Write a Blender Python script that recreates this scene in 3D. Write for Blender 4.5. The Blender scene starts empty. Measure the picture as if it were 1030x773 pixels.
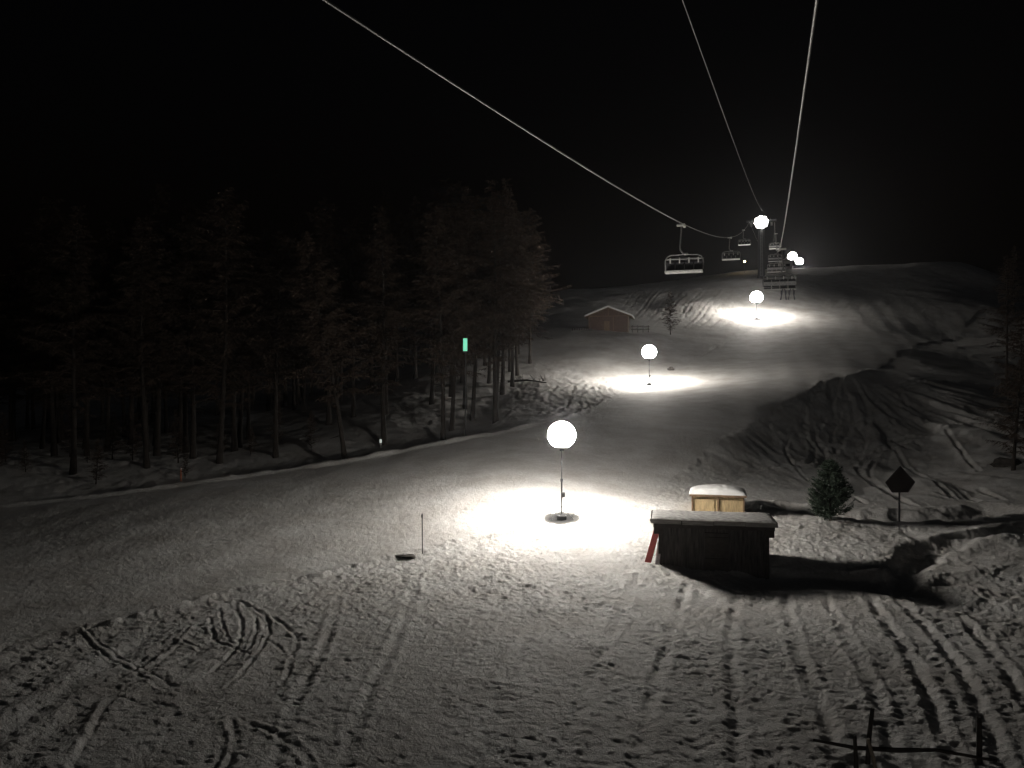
import bpy, bmesh, math, random
import numpy as np
from mathutils import Vector, Matrix
random.seed(7); rng = np.random.default_rng(11)
S = bpy.context.scene
COL = S.collection
F = 808.0; CX = 515.0; CY = 386.5
R = math.radians

# ------------------------------------------------------------------ helpers
def link(o, parent=None):
    COL.objects.link(o)
    if parent is not None: o.parent = parent
    return o

def tag(o, label=None, cat=None, group=None, kind=None):
    if label: o['label'] = label
    if cat: o['category'] = cat
    if group: o['group'] = group
    if kind: o['kind'] = kind
    return o

def empty(name, loc=(0, 0, 0), rz=0.0):
    o = bpy.data.objects.new(name, None); COL.objects.link(o)
    o.empty_display_size = 0.3
    o.location = loc; o.rotation_euler = (0, 0, rz)
    return o

def copy_tree(o, parent=None):
    c = o.copy(); COL.objects.link(c); c.parent = parent
    for ch in [k for k in o.children]: copy_tree(ch, c)
    return c

class MB:
    def __init__(s): s.v = []; s.f = []
    def add(s, vs, fs):
        n = len(s.v); s.v.extend([tuple(p) for p in vs]); s.f.extend([tuple(i+n for i in f) for f in fs])
    def box(s, c, d, rot=None, taper=1.0):
        hx, hy, hz = d[0]/2, d[1]/2, d[2]/2
        vs = []
        for z in (-hz, hz):
            t = taper if z > 0 else 1.0
            for x, y in ((-hx, -hy), (hx, -hy), (hx, hy), (-hx, hy)):
                p = Vector((x*t, y*t, z))
                if rot is not None: p = rot @ p
                vs.append(p + Vector(c))
        s.add(vs, [(3, 2, 1, 0), (4, 5, 6, 7), (0, 1, 5, 4), (1, 2, 6, 5), (2, 3, 7, 6), (3, 0, 4, 7)])
    def bbox(s, c, d, b=.02, rot=None):      # box with chamfered vertical section
        hx, hy, hz = d[0]/2, d[1]/2, d[2]/2
        rings = []
        for z, k in ((-hz, b), (-hz+b, 0), (hz-b, 0), (hz, b)):
            X, Y = hx-k, hy-k
            rings.append([Vector(p) for p in ((-X+b, -Y, z), (X-b, -Y, z), (X, -Y+b, z), (X, Y-b, z), (X-b, Y, z), (-X+b, Y, z), (-X, Y-b, z), (-X, -Y+b, z))])
        vs = [(rot @ p if rot is not None else p) + Vector(c) for r in rings for p in r]
        fs = [tuple(range(7, -1, -1)), tuple(range(24, 32))]
        for k in range(3):
            for i in range(8):
                j = (i+1) % 8; fs.append((k*8+i, k*8+j, k*8+8+j, k*8+8+i))
        s.add(vs, fs)
    def tube(s, pts, rad, n=8, cap=True):
        pts = [Vector(p) for p in pts]
        if not hasattr(rad, '__len__'): rad = [rad]*len(pts)
        vs = []; up = None
        for i, p in enumerate(pts):
            a = pts[max(i-1, 0)]; b = pts[min(i+1, len(pts)-1)]
            t = (b-a).normalized()
            if up is None:
                up = Vector((0, 0, 1)) if abs(t.z) < .9 else Vector((1, 0, 0))
            x = t.cross(up)
            if x.length < 1e-5: x = t.cross(Vector((0, 1, 0)))
            x.normalize(); y = t.cross(x).normalized(); up = -y if False else up
            for k in range(n):
                an = 2*math.pi*k/n
                vs.append(p + (x*math.cos(an) + y*math.sin(an))*rad[i])
        fs = []
        for i in range(len(pts)-1):
            for k in range(n):
                j = (k+1) % n; fs.append((i*n+k, i*n+j, i*n+n+j, i*n+n+k))
        if cap:
            fs.append(tuple(range(n))); fs.append(tuple(range(len(vs)-1, len(vs)-n-1, -1)))
        s.add(vs, fs)
    def lathe(s, prof, n=24, c=(0, 0, 0)):
        vs = []
        for r, z in prof:
            for k in range(n):
                a = 2*math.pi*k/n; vs.append((c[0]+r*math.cos(a), c[1]+r*math.sin(a), c[2]+z))
        fs = []
        for i in range(len(prof)-1):
            for k in range(n):
                j = (k+1) % n; fs.append((i*n+k, i*n+j, i*n+n+j, i*n+n+k))
        s.add(vs, fs)
    def build(s, name, m, parent=None, smooth=False):
        me = bpy.data.meshes.new(name); me.from_pydata(s.v, [], s.f); me.update()
        bm = bmesh.new(); bm.from_mesh(me); bmesh.ops.recalc_face_normals(bm, faces=bm.faces); bm.to_mesh(me); bm.free()
        me.materials.append(m)
        if smooth: me.polygons.foreach_set('use_smooth', [True]*len(me.polygons))
        o = bpy.data.objects.new(name, me); link(o, parent)
        return o

# ------------------------------------------------------------------ materials
def nodes(name):
    m = bpy.data.materials.new(name); m.use_nodes = True
    nt = m.node_tree; b = nt.nodes['Principled BSDF']
    return m, nt, b
def mat(name, col, rough=.6, metal=0.0, nscale=8, namt=.25, bump=.0, stretch=(1, 1, 1)):
    m, nt, b = nodes(name)
    tc = nt.nodes.new('ShaderNodeTexCoord'); mp = nt.nodes.new('ShaderNodeMapping'); mp.inputs['Scale'].default_value = stretch
    nz = nt.nodes.new('ShaderNodeTexNoise'); nz.inputs['Scale'].default_value = nscale; nz.inputs['Detail'].default_value = 6
    nt.links.new(tc.outputs['Object'], mp.inputs['Vector']); nt.links.new(mp.outputs['Vector'], nz.inputs['Vector'])
    cr = nt.nodes.new('ShaderNodeValToRGB')
    cr.color_ramp.elements[0].position = .3; cr.color_ramp.elements[1].position = .7
    cr.color_ramp.elements[0].color = (*[c*(1-namt) for c in col], 1); cr.color_ramp.elements[1].color = (*[min(1, c*(1+namt)) for c in col], 1)
    nt.links.new(nz.outputs['Fac'], cr.inputs['Fac']); nt.links.new(cr.outputs['Color'], b.inputs['Base Color'])
    b.inputs['Roughness'].default_value = rough; b.inputs['Metallic'].default_value = metal
    if bump:
        bp = nt.nodes.new('ShaderNodeBump'); bp.inputs['Strength'].default_value = bump; bp.inputs['Distance'].default_value = .02
        nt.links.new(nz.outputs['Fac'], bp.inputs['Height']); nt.links.new(bp.outputs['Normal'], b.inputs['Normal'])
    return m
def emit(name, col, st):
    m, nt, b = nodes(name)
    b.inputs['Base Color'].default_value = (*col, 1); b.inputs['Emission Color'].default_value = (*col, 1)
    b.inputs['Emission Strength'].default_value = st
    return m
def snow_mat(name, ground=False):
    m, nt, b = nodes(name)
    L = nt.links.new
    tc = nt.nodes.new('ShaderNodeTexCoord')
    n1 = nt.nodes.new('ShaderNodeTexNoise'); n1.inputs['Scale'].default_value = .35; n1.inputs['Detail'].default_value = 8; n1.inputs['Roughness'].default_value = .65
    n2 = nt.nodes.new('ShaderNodeTexNoise'); n2.inputs['Scale'].default_value = 7.0; n2.inputs['Detail'].default_value = 5; n2.inputs['Roughness'].default_value = .7
    n3 = nt.nodes.new('ShaderNodeTexNoise'); n3.inputs['Scale'].default_value = 16; n3.inputs['Detail'].default_value = 4; n3.inputs['Roughness'].default_value = .7
    for n in (n1, n2, n3): L(tc.outputs['Object'], n.inputs['Vector'])
    cr = nt.nodes.new('ShaderNodeValToRGB'); cr.color_ramp.elements[0].position = .3; cr.color_ramp.elements[1].position = .65
    cr.color_ramp.elements[0].color = (.56, .53, .50, 1); cr.color_ramp.elements[1].color = (.80, .79, .775, 1)
    L(n1.outputs['Fac'], cr.inputs['Fac'])
    mx = nt.nodes.new('ShaderNodeMixRGB'); mx.blend_type = 'MULTIPLY'; mx.inputs['Fac'].default_value = .55
    c2 = nt.nodes.new('ShaderNodeValToRGB'); c2.color_ramp.elements[0].position = .34; c2.color_ramp.elements[1].position = .6
    c2.color_ramp.elements[0].color = (.6, .59, .58, 1); c2.color_ramp.elements[1].color = (1, 1, 1, 1)
    L(n2.outputs['Fac'], c2.inputs['Fac']); L(cr.outputs['Color'], mx.inputs['Color1']); L(c2.outputs['Color'], mx.inputs['Color2'])
    L(mx.outputs['Color'], b.inputs['Base Color'])
    b.inputs['Roughness'].default_value = .75; b.inputs['Specular IOR Level'].default_value = .25
    ad = nt.nodes.new('ShaderNodeMath'); ad.operation = 'ADD'; L(n2.outputs['Fac'], ad.inputs[0]); L(n3.outputs['Fac'], ad.inputs[1])
    bp = nt.nodes.new('ShaderNodeBump'); bp.inputs['Strength'].default_value = 1.0; bp.inputs['Distance'].default_value = .06
    L(ad.outputs['Value'], bp.inputs['Height']); L(bp.outputs['Normal'], b.inputs['Normal'])
    return m

SNOW = snow_mat('snow'); SNOWCAP = mat('snow_cap', (.78, .78, .77), .8, 0, 3, .06, .5)
STEEL = mat('galvanised_steel', (.26, .26, .26), .45, .6, 12, .2)
DSTEEL = mat('dark_steel', (.10, .10, .105), .5, .4, 12, .25)
CABLE = mat('steel_rope', (.45, .45, .43), .5, .5, 60, .3)
OLDWOOD = mat('weathered_wood', (.062, .056, .052), .85, 0, 2, .75, .6, (6, 6, .7))
WOODBEAM = mat('dark_beam', (.05, .043, .038), .85, 0, 5, .4, .5, (1, 1, 1))
PINEWOOD = mat('fresh_pine_boards', (.44, .33, .18), .7, 0, 4, .3, .4, (7, 7, .8))
PINETRIM = mat('brown_trim', (.16, .10, .055), .7, 0, 6, .3)
CABINWOOD = mat('cabin_boards', (.085, .05, .036), .8, 0, 3, .45, .6, (5, 5, .8))
BARK = mat('larch_bark', (.038, .031, .026), .9, 0, 5, .45, .8, (3, 3, .8))
TWIG = mat('larch_twigs', (.068, .047, .034), .9, 0, 2, .35)
NEEDLE = mat('spruce_needles', (.035, .055, .035), .8, 0, 5, .35)
RED = mat('red_plastic', (.42, .04, .03), .5, 0, 6, .2)
ORANGE = mat('orange_stake', (.62, .16, .06), .5, 0, 6, .2)
BLACK = mat('black_rubber', (.03, .03, .032), .6, 0, 10, .2)
PAD = mat('chair_padding', (.045, .045, .05), .6, 0, 20, .2)
SEATL = mat('pale_seat_shell', (.62, .62, .60), .45, 0, 10, .1)
PLATE = mat('sign_plate', (.035, .027, .024), .6, 0, 10, .25)
JACKET = mat('dark_jacket', (.05, .055, .07), .8, 0, 12, .3)
TROUSER = mat('dark_trousers', (.04, .04, .045), .8, 0, 12, .3)
SKIN = mat('skin', (.45, .28, .2), .6)
GREYPLASTIC = mat('grey_plastic', (.36, .36, .36), .5)
ROCK = mat('dark_rock', (.07, .062, .055), .9, 0, 4, .5, .8)
ROADB = mat('pale_wood', (.33, .28, .22), .8, 0, 4, .3)
WHITE_P = mat('white_reflector', (.8, .8, .8), .3)

# ------------------------------------------------------------------ noise
def hash2(ix, iy, s):
    h = (ix.astype(np.int64)*374761393 + iy.astype(np.int64)*668265263 + s*1442695041) & 0xFFFFFFFF
    h = ((h ^ (h >> 13))*1274126177) & 0xFFFFFFFF
    h = h ^ (h >> 16)
    return (h & 0xFFFF)/65535.0
def vnoise(x, y, s=0):
    ix = np.floor(x); iy = np.floor(y); fx = x-ix; fy = y-iy
    fx = fx*fx*fx*(fx*(fx*6-15)+10); fy = fy*fy*fy*(fy*(fy*6-15)+10)
    a = hash2(ix, iy, s); b = hash2(ix+1, iy, s); c = hash2(ix, iy+1, s); d = hash2(ix+1, iy+1, s)
    return (a+(b-a)*fx)*(1-fy)+(c+(d-c)*fx)*fy
def fbm(x, y, wl, oct=3, s=0, g=.5):
    r = 0; a = 1; t = 0
    for k in range(oct):
        an = .6*k+.4; cx = math.cos(an); sx = math.sin(an)
        r = r+a*(vnoise((x*cx-y*sx)/wl, (x*sx+y*cx)/wl, s+k*17)-.5)*2; t += a; a *= g; wl *= .5
    return r/t
def sstep(a, b, x):
    t = np.clip((x-a)/(b-a), 0, 1); return t*t*(3-2*t)

# ------------------------------------------------------------------ terrain
CP = [ # pixel u, v of the photograph and depth in metres
 (-60,773,17.2),(0,773,17.2),(250,773,17.2),(515,773,17.2),(750,773,17),(1030,773,16.6),(1100,773,16.4),
 (0,650,26.2),(200,603,31),(400,562,37),(0,590,34),(150,560,38),(-150,600,33),
 (300,650,25.5),(515,650,25),(700,650,25),(900,650,24.6),(1030,650,24),(1150,660,23),
 (515,560,37.5),(300,530,43),(450,510,45),(150,520,48),
 (563,522,42.5),(620,560,37),(715,574,36),(850,580,34.3),(940,580,34),(1030,585,32.5),(1150,590,31),
 (835,526,42.5),(905,528,42.3),(1010,528,41.5),(1100,530,41),(720,513,45.5),(650,505,46),
 (0,512,55),(-150,535,50),(200,490,57.5),(350,465,62),(450,446,65),(540,425,71),(567,475,53),(600,440,66),(600,403,90),
 (653,388,108),(640,420,76),(710,440,66),(720,385,105),(700,465,59),(640,500,48),(660,345,140),(615,334,142),(580,335,140),
 (740,345,143),(761,322,165),(790,405,85),(820,388,95),(867,372,105),(800,345,138),(860,330,150),(900,312,172),(850,295,205),
 (930,383,98),(1000,395,98),(850,425,82),(850,455,70),(850,485,58),(850,508,49),(940,425,80),(940,455,68),(950,485,57),(950,510,47.5),(1030,440,72),(1030,480,56),(1150,440,70),
 (780,440,72),(770,480,57),(950,340,152),(1000,340,154),(900,352,124),(950,358,124),(1000,362,124),(900,371,113),(940,372,112),(900,384,97),(1000,310,178),(1060,350,140),(1150,370,130),
 (560,293,215),(620,289,222),(700,283,230),(767,279,203),(767,271.5,245),(830,270,250),(800,271,249),(865,268,252),(900,266.5,255),(935,265,257),(965,265,258),(1000,288,228),(1030,310,205),(880,280,228),(940,280,228),(900,295,203),(960,296,205),(1120,330,200),(560,312,178),(640,305,182),(700,310,172),
 (0,468,70),(-150,480,68),(0,452,92),(200,452,84),(350,425,87),(450,402,94),(520,388,103),(540,352,132),(450,365,128),(200,405,150),(350,385,150),(0,412,200),(-200,420,190),(450,330,205),(300,372,230)]
def px(u, v, Y): return Vector(((u-CX)/F*Y, Y, (CY-v)/F*Y))
pts = [px(*c) for c in CP]
anch = []
for an in range(0, 360, 40):
    a = R(an+10); anch.append((5*math.sin(a), 5*math.cos(a), -8.5-.3*(math.cos(a) < 0)))
for an in (100, 130, 160, 180, 200, 230, 260):
    a = R(an)
    for r, z in ((20, -9.2), (60, -12), (200, -25), (900, -60)):
        anch.append((r*math.sin(a), r*math.cos(a), z+(r*.02 if abs(an-180) > 60 else 0)))
for an, z4, z9 in ((-75, -4, 10), (-45, 2, 25), (-30, 12, 40), (-15, 22, 45), (0, 30, 42), (10, 34, 40), (20, 34, 38), (30, 22, 28), (45, 12, 25), (75, 2, 15)):
    a = R(an); anch.append((330*math.sin(a), 330*math.cos(a), z4)); anch.append((900*math.sin(a), 900*math.cos(a), z9))
for an in (-80, -55, 55, 80):
    a = R(an); anch.append((30*math.sin(a), 30*math.cos(a), -8.3)); anch.append((100*math.sin(a), 100*math.cos(a), -5.5))
P = np.array([tuple(p) for p in pts]+anch)
def warp(x, y):
    r = np.sqrt(x*x+y*y)+1e-6; th = np.arctan2(x, y); return th*1.25, np.log(r+4)
def kern(d2): return .5*d2*np.log(d2+1e-12)
wx, wy = warp(P[:, 0], P[:, 1])
n = len(P)
A = kern((wx[:, None]-wx[None])**2+(wy[:, None]-wy[None])**2)
lam = 2e-4*np.ones(n)
M = np.zeros((n+3, n+3)); M[:n, :n] = A+np.diag(lam); M[:n, n] = 1; M[:n, n+1] = wx; M[:n, n+2] = wy; M[n, :n] = 1; M[n+1, :n] = wx; M[n+2, :n] = wy
sol = np.linalg.solve(M, np.concatenate([P[:, 2], [0, 0, 0]]))
def H0(x, y):
    a, b = warp(x, y); z = sol[n]+sol[n+1]*a+sol[n+2]*b
    for i in range(n): z = z+sol[i]*kern((a-wx[i])**2+(b-wy[i])**2)
    return z
_ys = np.exp(np.linspace(math.log(6), math.log(420), 1400))
def hit(u, v):
    z = H0((u-CX)/F*_ys, _ys) - (CY-v)/F*_ys
    k = np.argmax(z > 0)
    if z[k] <= 0: k = len(_ys)-1
    if k > 0:
        t = z[k-1]/(z[k-1]-z[k]) if z[k] != z[k-1] else 0
        Y = _ys[k-1]+(_ys[k]-_ys[k-1])*t
    else: Y = _ys[0]
    return ((u-CX)/F*Y, Y)
def poly(pl): return np.array([hit(u, v) for u, v in pl])
def smooth_poly(p, k=5):
    out = []
    for i in range(len(p)-1):
        p0 = p[max(i-1, 0)]; p1 = p[i]; p2 = p[i+1]; p3 = p[min(i+2, len(p)-1)]
        for j in range(k):
            t = j/k
            out.append(.5*((2*p1)+(-p0+p2)*t+(2*p0-5*p1+4*p2-p3)*t*t+(-p0+3*p1-3*p2+p3)*t**3))
    out.append(p[-1]); return np.array(out)
def pdist(x, y, pl):
    best = np.full(x.shape, 1e9); side = np.zeros(x.shape)
    for a, b in zip(pl[:-1], pl[1:]):
        dx, dy = b-a; L2 = dx*dx+dy*dy+1e-9
        t = np.clip(((x-a[0])*dx+(y-a[1])*dy)/L2, 0, 1)
        ex = x-a[0]-t*dx; ey = y-a[1]-t*dy; d = ex*ex+ey*ey
        m = d < best; best = np.where(m, d, best); side = np.where(m, np.sign(dx*ey-dy*ex), side)
    return np.sqrt(best), side
LOW = poly([(-120, 684), (0, 652), (60, 640), (130, 624), (200, 605), (262, 590), (330, 577), (400, 560), (455, 546), (520, 536), (600, 532), (640, 508), (700, 466), (745, 434), (790, 405), (830, 385), (867, 373), (930, 345), (990, 310)])
UP = poly([(-120, 524), (0, 511), (120, 498), (250, 480), (350, 466), (430, 450), (500, 437), (560, 425), (610, 402), (640, 396), (700, 362), (740, 338), (800, 300), (830, 280)])
PISTE = np.vstack([LOW, UP[::-1]])
def inpoly(x, y, pl):
    c = np.zeros(x.shape, bool); j = len(pl)-1
    for i in range(len(pl)):
        xi, yi = pl[i]; xj, yj = pl[j]
        if yi != yj:
            c ^= ((yi > y) != (yj > y)) & (x < (xj-xi)*(y-yi)/(yj-yi)+xi)
        j = i
    return c
TR = [ # pixel polylines of ski and vehicle tracks: points, width m, depth m, edge lift m
 ([(58,785),(72,758),(88,730),(102,706),(128,682),(150,668),(175,650),(196,626)], .20, -.13, 0),
 ([(66,785),(80,758),(96,731),(110,708),(134,686)], .12, .09, 0),
 ([(80,636),(108,660),(135,676),(168,694)], .11, .07, .03), ([(86,634),(116,657),(145,674),(178,690)], .09, .05, .02),
 ([(236,603),(243,625),(240,645),(226,662),(210,675)], .13, .13, .04), ([(236,602),(262,614),(270,632),(262,652),(246,672),(230,692)], .14, .13, .04),
 ([(240,602),(256,618),(256,640),(242,660)], .10, .10, .03),
 ([(275,620),(297,640),(294,660),(285,688)], .14, .12, .04), ([(262,640),(280,650),(290,662)], .12, .10, .03),
 ([(196,626),(182,640),(202,652),(225,652)], .12, .09, .03),([(212,620),(214,640),(232,650),(250,652)], .11, .1, .03),
 ([(222,612),(226,636),(238,652),(258,660)], .10, .09, .03),([(248,606),(266,628),(258,650)], .10, .09, .03),
 ([(-20,768),(60,728),(150,694),(240,664),(300,640)], .16, .07, .03), ([(30,785),(130,736),(230,700),(330,668)], .15, .07, .03),
 ([(90,785),(180,742),(270,700),(350,682)], .13, .06, .03), ([(-20,740),(60,704),(130,682),(200,655)], .14, .06, .03),
 ([(-20,712),(50,690),(110,672)], .14, .06, .03),([(0,790),(110,752),(210,716),(300,692)], .13, .06, .02),
 ([(232,722),(236,748),(224,785)], .15, .10, .04), ([(222,722),(224,748),(210,785)], .13, .08, .03),
 ([(252,728),(285,742),(305,760),(316,785)], .16, .12, .05),
 ([(262,610),(300,598),(350,583),(400,567)], .12, .09, .03), ([(268,617),(310,604),(360,588),(395,574)], .11, .08, .03),
 ([(340,600),(330,640),(300,700),(270,785)], .25, .05, .03), ([(420,580),(400,640),(370,700),(340,785)], .3, .06, .03),
 ([(560,560),(540,620),(500,700),(470,785)], .3, .06, .03), ([(640,580),(610,650),(580,720),(560,785)], .3, .06, .03),
 ([(690,590),(672,650),(650,720),(640,785)], .3, .07, .03), ([(740,600),(735,650),(740,720),(745,785)], .3, .07, .03),
 ([(790,600),(800,650),(830,720),(850,785)], .3, .08, .04), ([(830,600),(850,640),(880,700),(905,785)], .28, .10, .04),
 ([(872,600),(900,640),(935,700),(965,785)], .3, .12, .05), ([(900,602),(935,635),(975,690),(1010,770)], .3, .12, .05),
 ([(960,610),(985,640),(1020,690),(1050,730)], .28, .11, .05),
 ([(828,384),(813,402),(808,422),(820,440),(814,456)], .45, .28, .10), ([(836,386),(833,405),(819,424),(830,446),(822,460)], .45, .28, .10),
 ([(850,386),(859,405),(850,428),(834,450)], .45, .28, .10), ([(864,384),(872,402),(871,430),(862,452)], .4, .25, .08),
 ([(842,386),(846,404),(836,426),(843,446)], .4, .25, .08), ([(880,388),(892,404),(905,425),(925,440)], .4, .22, .08),
 ([(866,380),(900,383),(940,382),(980,386)], .6, .3, .25),
 ([(905,386),(915,402),(935,420)], .4, .2, .08), ([(858,452),(868,470),(890,490),(918,508)], .35, .22, .08),
 ([(862,462),(880,448),(915,436),(960,428),(1010,420)], .5, .25, .22), ([(880,452),(874,468),(886,484),(905,498)], .3, .18, .06),
 ([(900,442),(915,462),(940,482),(960,500)], .3, .2, .08), ([(950,430),(968,450),(985,470)], .3, .2, .06),
 ([(930,492),(955,498),(985,506)], .3, .15, .06), ([(960,486),(985,504)], .3, .2, .06), ([(985,488),(1008,503)], .3, .2, .06),
 ([(830,470),(850,490),(870,505)], .3, .15, .05), ([(800,420),(790,440),(800,460),(815,478)], .3, .15, .05),
 ([(720,480),(770,462),(820,455)], .3, .12, .05),
 ([(690,366),(720,350),(745,336),(765,327)], .5, .35, .1),
]
for k in range(16):     # fan of ski tracks on the open slope under the ridge
    u0 = 610+k*9+random.uniform(-4, 4); TR.append(([(u0+34, 291), (u0+22, 303), (u0+10, 318), (u0-4, 330)], .45, .25, .1))
for k in range(10):
    u0 = 850+k*13; TR.append(([(u0+20, 277), (u0, 292), (u0-26, 312)], .5, .08, .04))
for k in range(14):     # tracks weaving beside the second lamp
    u0 = 505+k*8+random.uniform(-6, 6); v0 = 380+random.uniform(-8, 14); j = lambda: random.uniform(-7, 7)
    TR.append(([(u0+12+j(), v0), (u0+j(), v0+9), (u0+5+j(), v0+18), (u0-5+j(), v0+28)], .4, .13, .05))
TRW = [(smooth_poly(poly(p), 4), w, d, e) for p, w, d, e in TR]
LAMP1 = hit(563, 522); AP = hit(867, 374)
TRENCH = [(smooth_poly(poly(a), 3), b, c) for a, b, c in (([(772,583),(830,584),(900,594),(960,606),(1040,622),(1120,636)], 1.25, .28), ([(905,590),(914,572),(934,555),(962,549),(1006,537),(1040,530)], .65, .3), ([(800,512),(850,519),(905,521),(955,518),(1000,513)], 1.3, .6))]
def detail(x, y):
    z = np.zeros(x.shape); r = np.sqrt(x*x+y*y)
    ins = inpoly(x, y, PISTE); dl, _ = pdist(x, y, PISTE)
    sd = np.where(ins, dl, -dl)
    jag = fbm(x, y, 1.1, 2, 91)*.35
    m = sstep(-.25, .25, sd+jag)            # 1 on the groomed piste
    off = 1-m
    near = 1-sstep(60, 110, r)
    fr = 1-sstep(40, 75, r); gr = fbm(x, y, .42, 4, 3, .72); amp = (.52+.42*sstep(19, 36, r))*(1+.3*sstep(-5, 4, x))
    bil = np.abs(fbm(x+.15*gr, y, .31, 2, 29, .6)); st = .6+.8*vnoise(x*.9+.2*y, y*.12, 38)
    z += off*fr*st*amp*(.055*bil+.048*gr)+off*near*(.03*fbm(x, y, 2.6, 2, 5))
    pit = np.clip(vnoise(x*5.2+.8*gr, y*5.2, 34)-.5, 0, 1); z -= off*fr*pit*.055*st*amp
    warp_ = x+1.2*fbm(x, y*.35, 5, 2, 12)
    z += off*near*(1-.5*sstep(24, 36, r))*.03*np.sin(warp_*2*math.pi/1.45)*sstep(-.3, .35, fbm(x, y, 6, 2, 14))
    z += off*.13*fbm(x, y, 5, 2, 21)*sstep(14, 30, r)
    z += m*(.020*fbm(x, y, .3, 2, 41, .8)+.05*np.clip(vnoise(x*5, y*4, 44)-.8, 0, 1)*fr+.035*fbm(x, y, 3.5, 2, 43))
    # groomed corduroy windrows, long and shallow
    z += m*.02*np.sin((x*.96-y*.28+fbm(x, y, 9, 1, 3)*.8)*2*math.pi/4.2)
    # small berm of clods along the lower edge of the piste
    berm = np.exp(-((sd+jag*.5-.02)/.2)**2)*sstep(-.5, .4, fbm(x, y, .5, 2, 51))
    z += berm*.11*near*(1-.8*sstep(40, 48, y)) + m*.07*near
    db, sb = pdist(x, y, LOW[10:18]); bx0 = LOW[10][0]; z -= off*sstep(50, 66, y)*(1-.75*sstep(100, 150, y))*.8*sstep(0, 3.2, db)*(1-sstep(5, 20, db))*(1-sstep(AP[0], AP[0]+6, x))
    aa = np.arctan2(x-AP[0], AP[1]+4-y); ra = np.hypot(x-AP[0], y-AP[1])
    fan = np.abs(fbm(aa*7+.25*fbm(x, y, 7, 2, 83), ra*.035, 1.0, 3, 85, .6))
    bk = off*sstep(46, 56, y)*(1-sstep(AP[1]-6, AP[1]+1, y))*sstep(-28, -14, x-AP[0])*(ra < 70)
    z -= bk*.5*(1-np.clip(fan*2.2, 0, 1))*sstep(2, 10, ra)
    due, _ = pdist(x, y, UP); z += .3*np.exp(-(due/.35)**2)*near*(.7+.5*fbm(x, y, 2, 2, 87))
    for pl, w_, d_ in TRENCH:
        dt, _ = pdist(x+.35*fbm(x, y, 1.3, 2, 88), y+.35*fbm(x, y, 1.3, 2, 89), pl); z -= d_*np.exp(-(dt/w_)**4); z += d_*.35*np.exp(-((dt-w_*1.5)/(w_*.6))**2)*off*(.6+.5*fbm(x, y, 1, 2, 90))
    # tree country and slopes: rough snow
    far = sstep(45, 80, r)*off
    z += far*(.10*fbm(x, y, 1.8, 3, 61, .6)+.075*fbm(x, y, .75, 2, 62, .7)*(1-sstep(100, 130, r))+.35*fbm(x, y, 11, 2, 63))
    du, su = pdist(x, y, UP[:9]); outs = (~ins)*(x < UP[8][0]); z -= outs*1.4*(1-sstep(UP[5][0], UP[7][0], x))*sstep(0, 3.5, du)*(1-sstep(9, 22, du))  # snow sunk beyond the upper edge so lamp light misses the wood floor
    mx, my = hit(560, 405)
    mog = np.exp(-(((x-mx)/17)**2+((y-my)/22)**2))*off
    z += mog*(.16*fbm(x, y, 1.3, 3, 71, .65)-.22*np.abs(fbm(x+.3*y, y*.45, 1.9, 2, 73)))
    # ditches and heaps at the right
    for (u, v, sx, sy, h) in ((960,545,2.2,.9,.55),(1015,548,1.5,.8,.7),(985,575,2.5,1.0,.5),(915,560,1.1,.8,.25),(880,572,4.0,.8,-.35),(940,588,4.0,.7,-.4),(960,528,3.0,.6,-.35),(820,570,1.6,.8,-.3),(1035,560,2.5,1.0,.55),(945,562,.8,.9,-.35),
                              (690,585,2.0,.8,.25),(640,562,1.2,.7,.12),(800,541,1.8,1.4,.3),(870,541,2.0,1.2,.15),(760,588,2.0,.8,-.1),(860,521,3.5,.7,-.3),(1010,600,2,1.2,-.2)):
        a, b = HB[(u, v)]
        dx, dy = x-a, y-b
        z += h*.45*np.exp(-1.5*np.sqrt((dx/sx)**2+(dy/sy)**2+.04)+.3)*(1+.5*fbm(x, y, .9, 3, 77, .6))
    z -= .10*np.exp(-((x-LAMP1[0])**2+(y-LAMP1[1])**2)/.6)
    return z, m
HB = {k: hit(*k) for k in [(960,545),(1015,548),(985,575),(915,560),(880,572),(940,588),(960,528),(820,570),(1035,560),(945,562),(690,585),(640,562),(800,541),(870,541),(760,588),(860,521),(1010,600)]}
def SC(pl):
    Y = pl[:, 1].mean(); return .3 if Y < 45 else (.6 if Y < 130 else .4)
def tracks(x, y):
    z = np.zeros(x.shape)
    for pl, w, d, e in TRW:
        lo = pl.min(0)-2; hi = pl.max(0)+2
        k = np.where((x > lo[0]) & (x < hi[0]) & (y > lo[1]) & (y < hi[1]))[0]
        if len(k) == 0: continue
        X = x[k]; Y = y[k]
        wj = .09 if w < .4 else .45; ds, _ = pdist(X+wj*fbm(X, Y, .7, 3, 5, .7), Y+wj*fbm(X, Y, .7, 3, 9, .7), pl)
        q_ = SC(pl)*(1.9 if (w >= .25 and pl[:, 1].mean() < 40) else 1); d = d*q_; e = e*q_
        z[k] += -d*np.exp(-(ds/(w*.5))**2)*np.clip(.75+1.1*fbm(X, Y, .9, 2, 19)+.5*fbm(X, Y, 4, 1, 23), 0, 1.6)+e*np.exp(-((ds-w)/(w*.4))**2)
    return z
def HZ(x, y):
    x = np.atleast_1d(np.asarray(x, float)); y = np.atleast_1d(np.asarray(y, float))
    return float((H0(x, y)+detail(x, y)[0]+tracks(x, y))[0])
def ground(u, v):
    x, y = hit(u, v); return Vector((x, y, HZ(x, y)))

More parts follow.
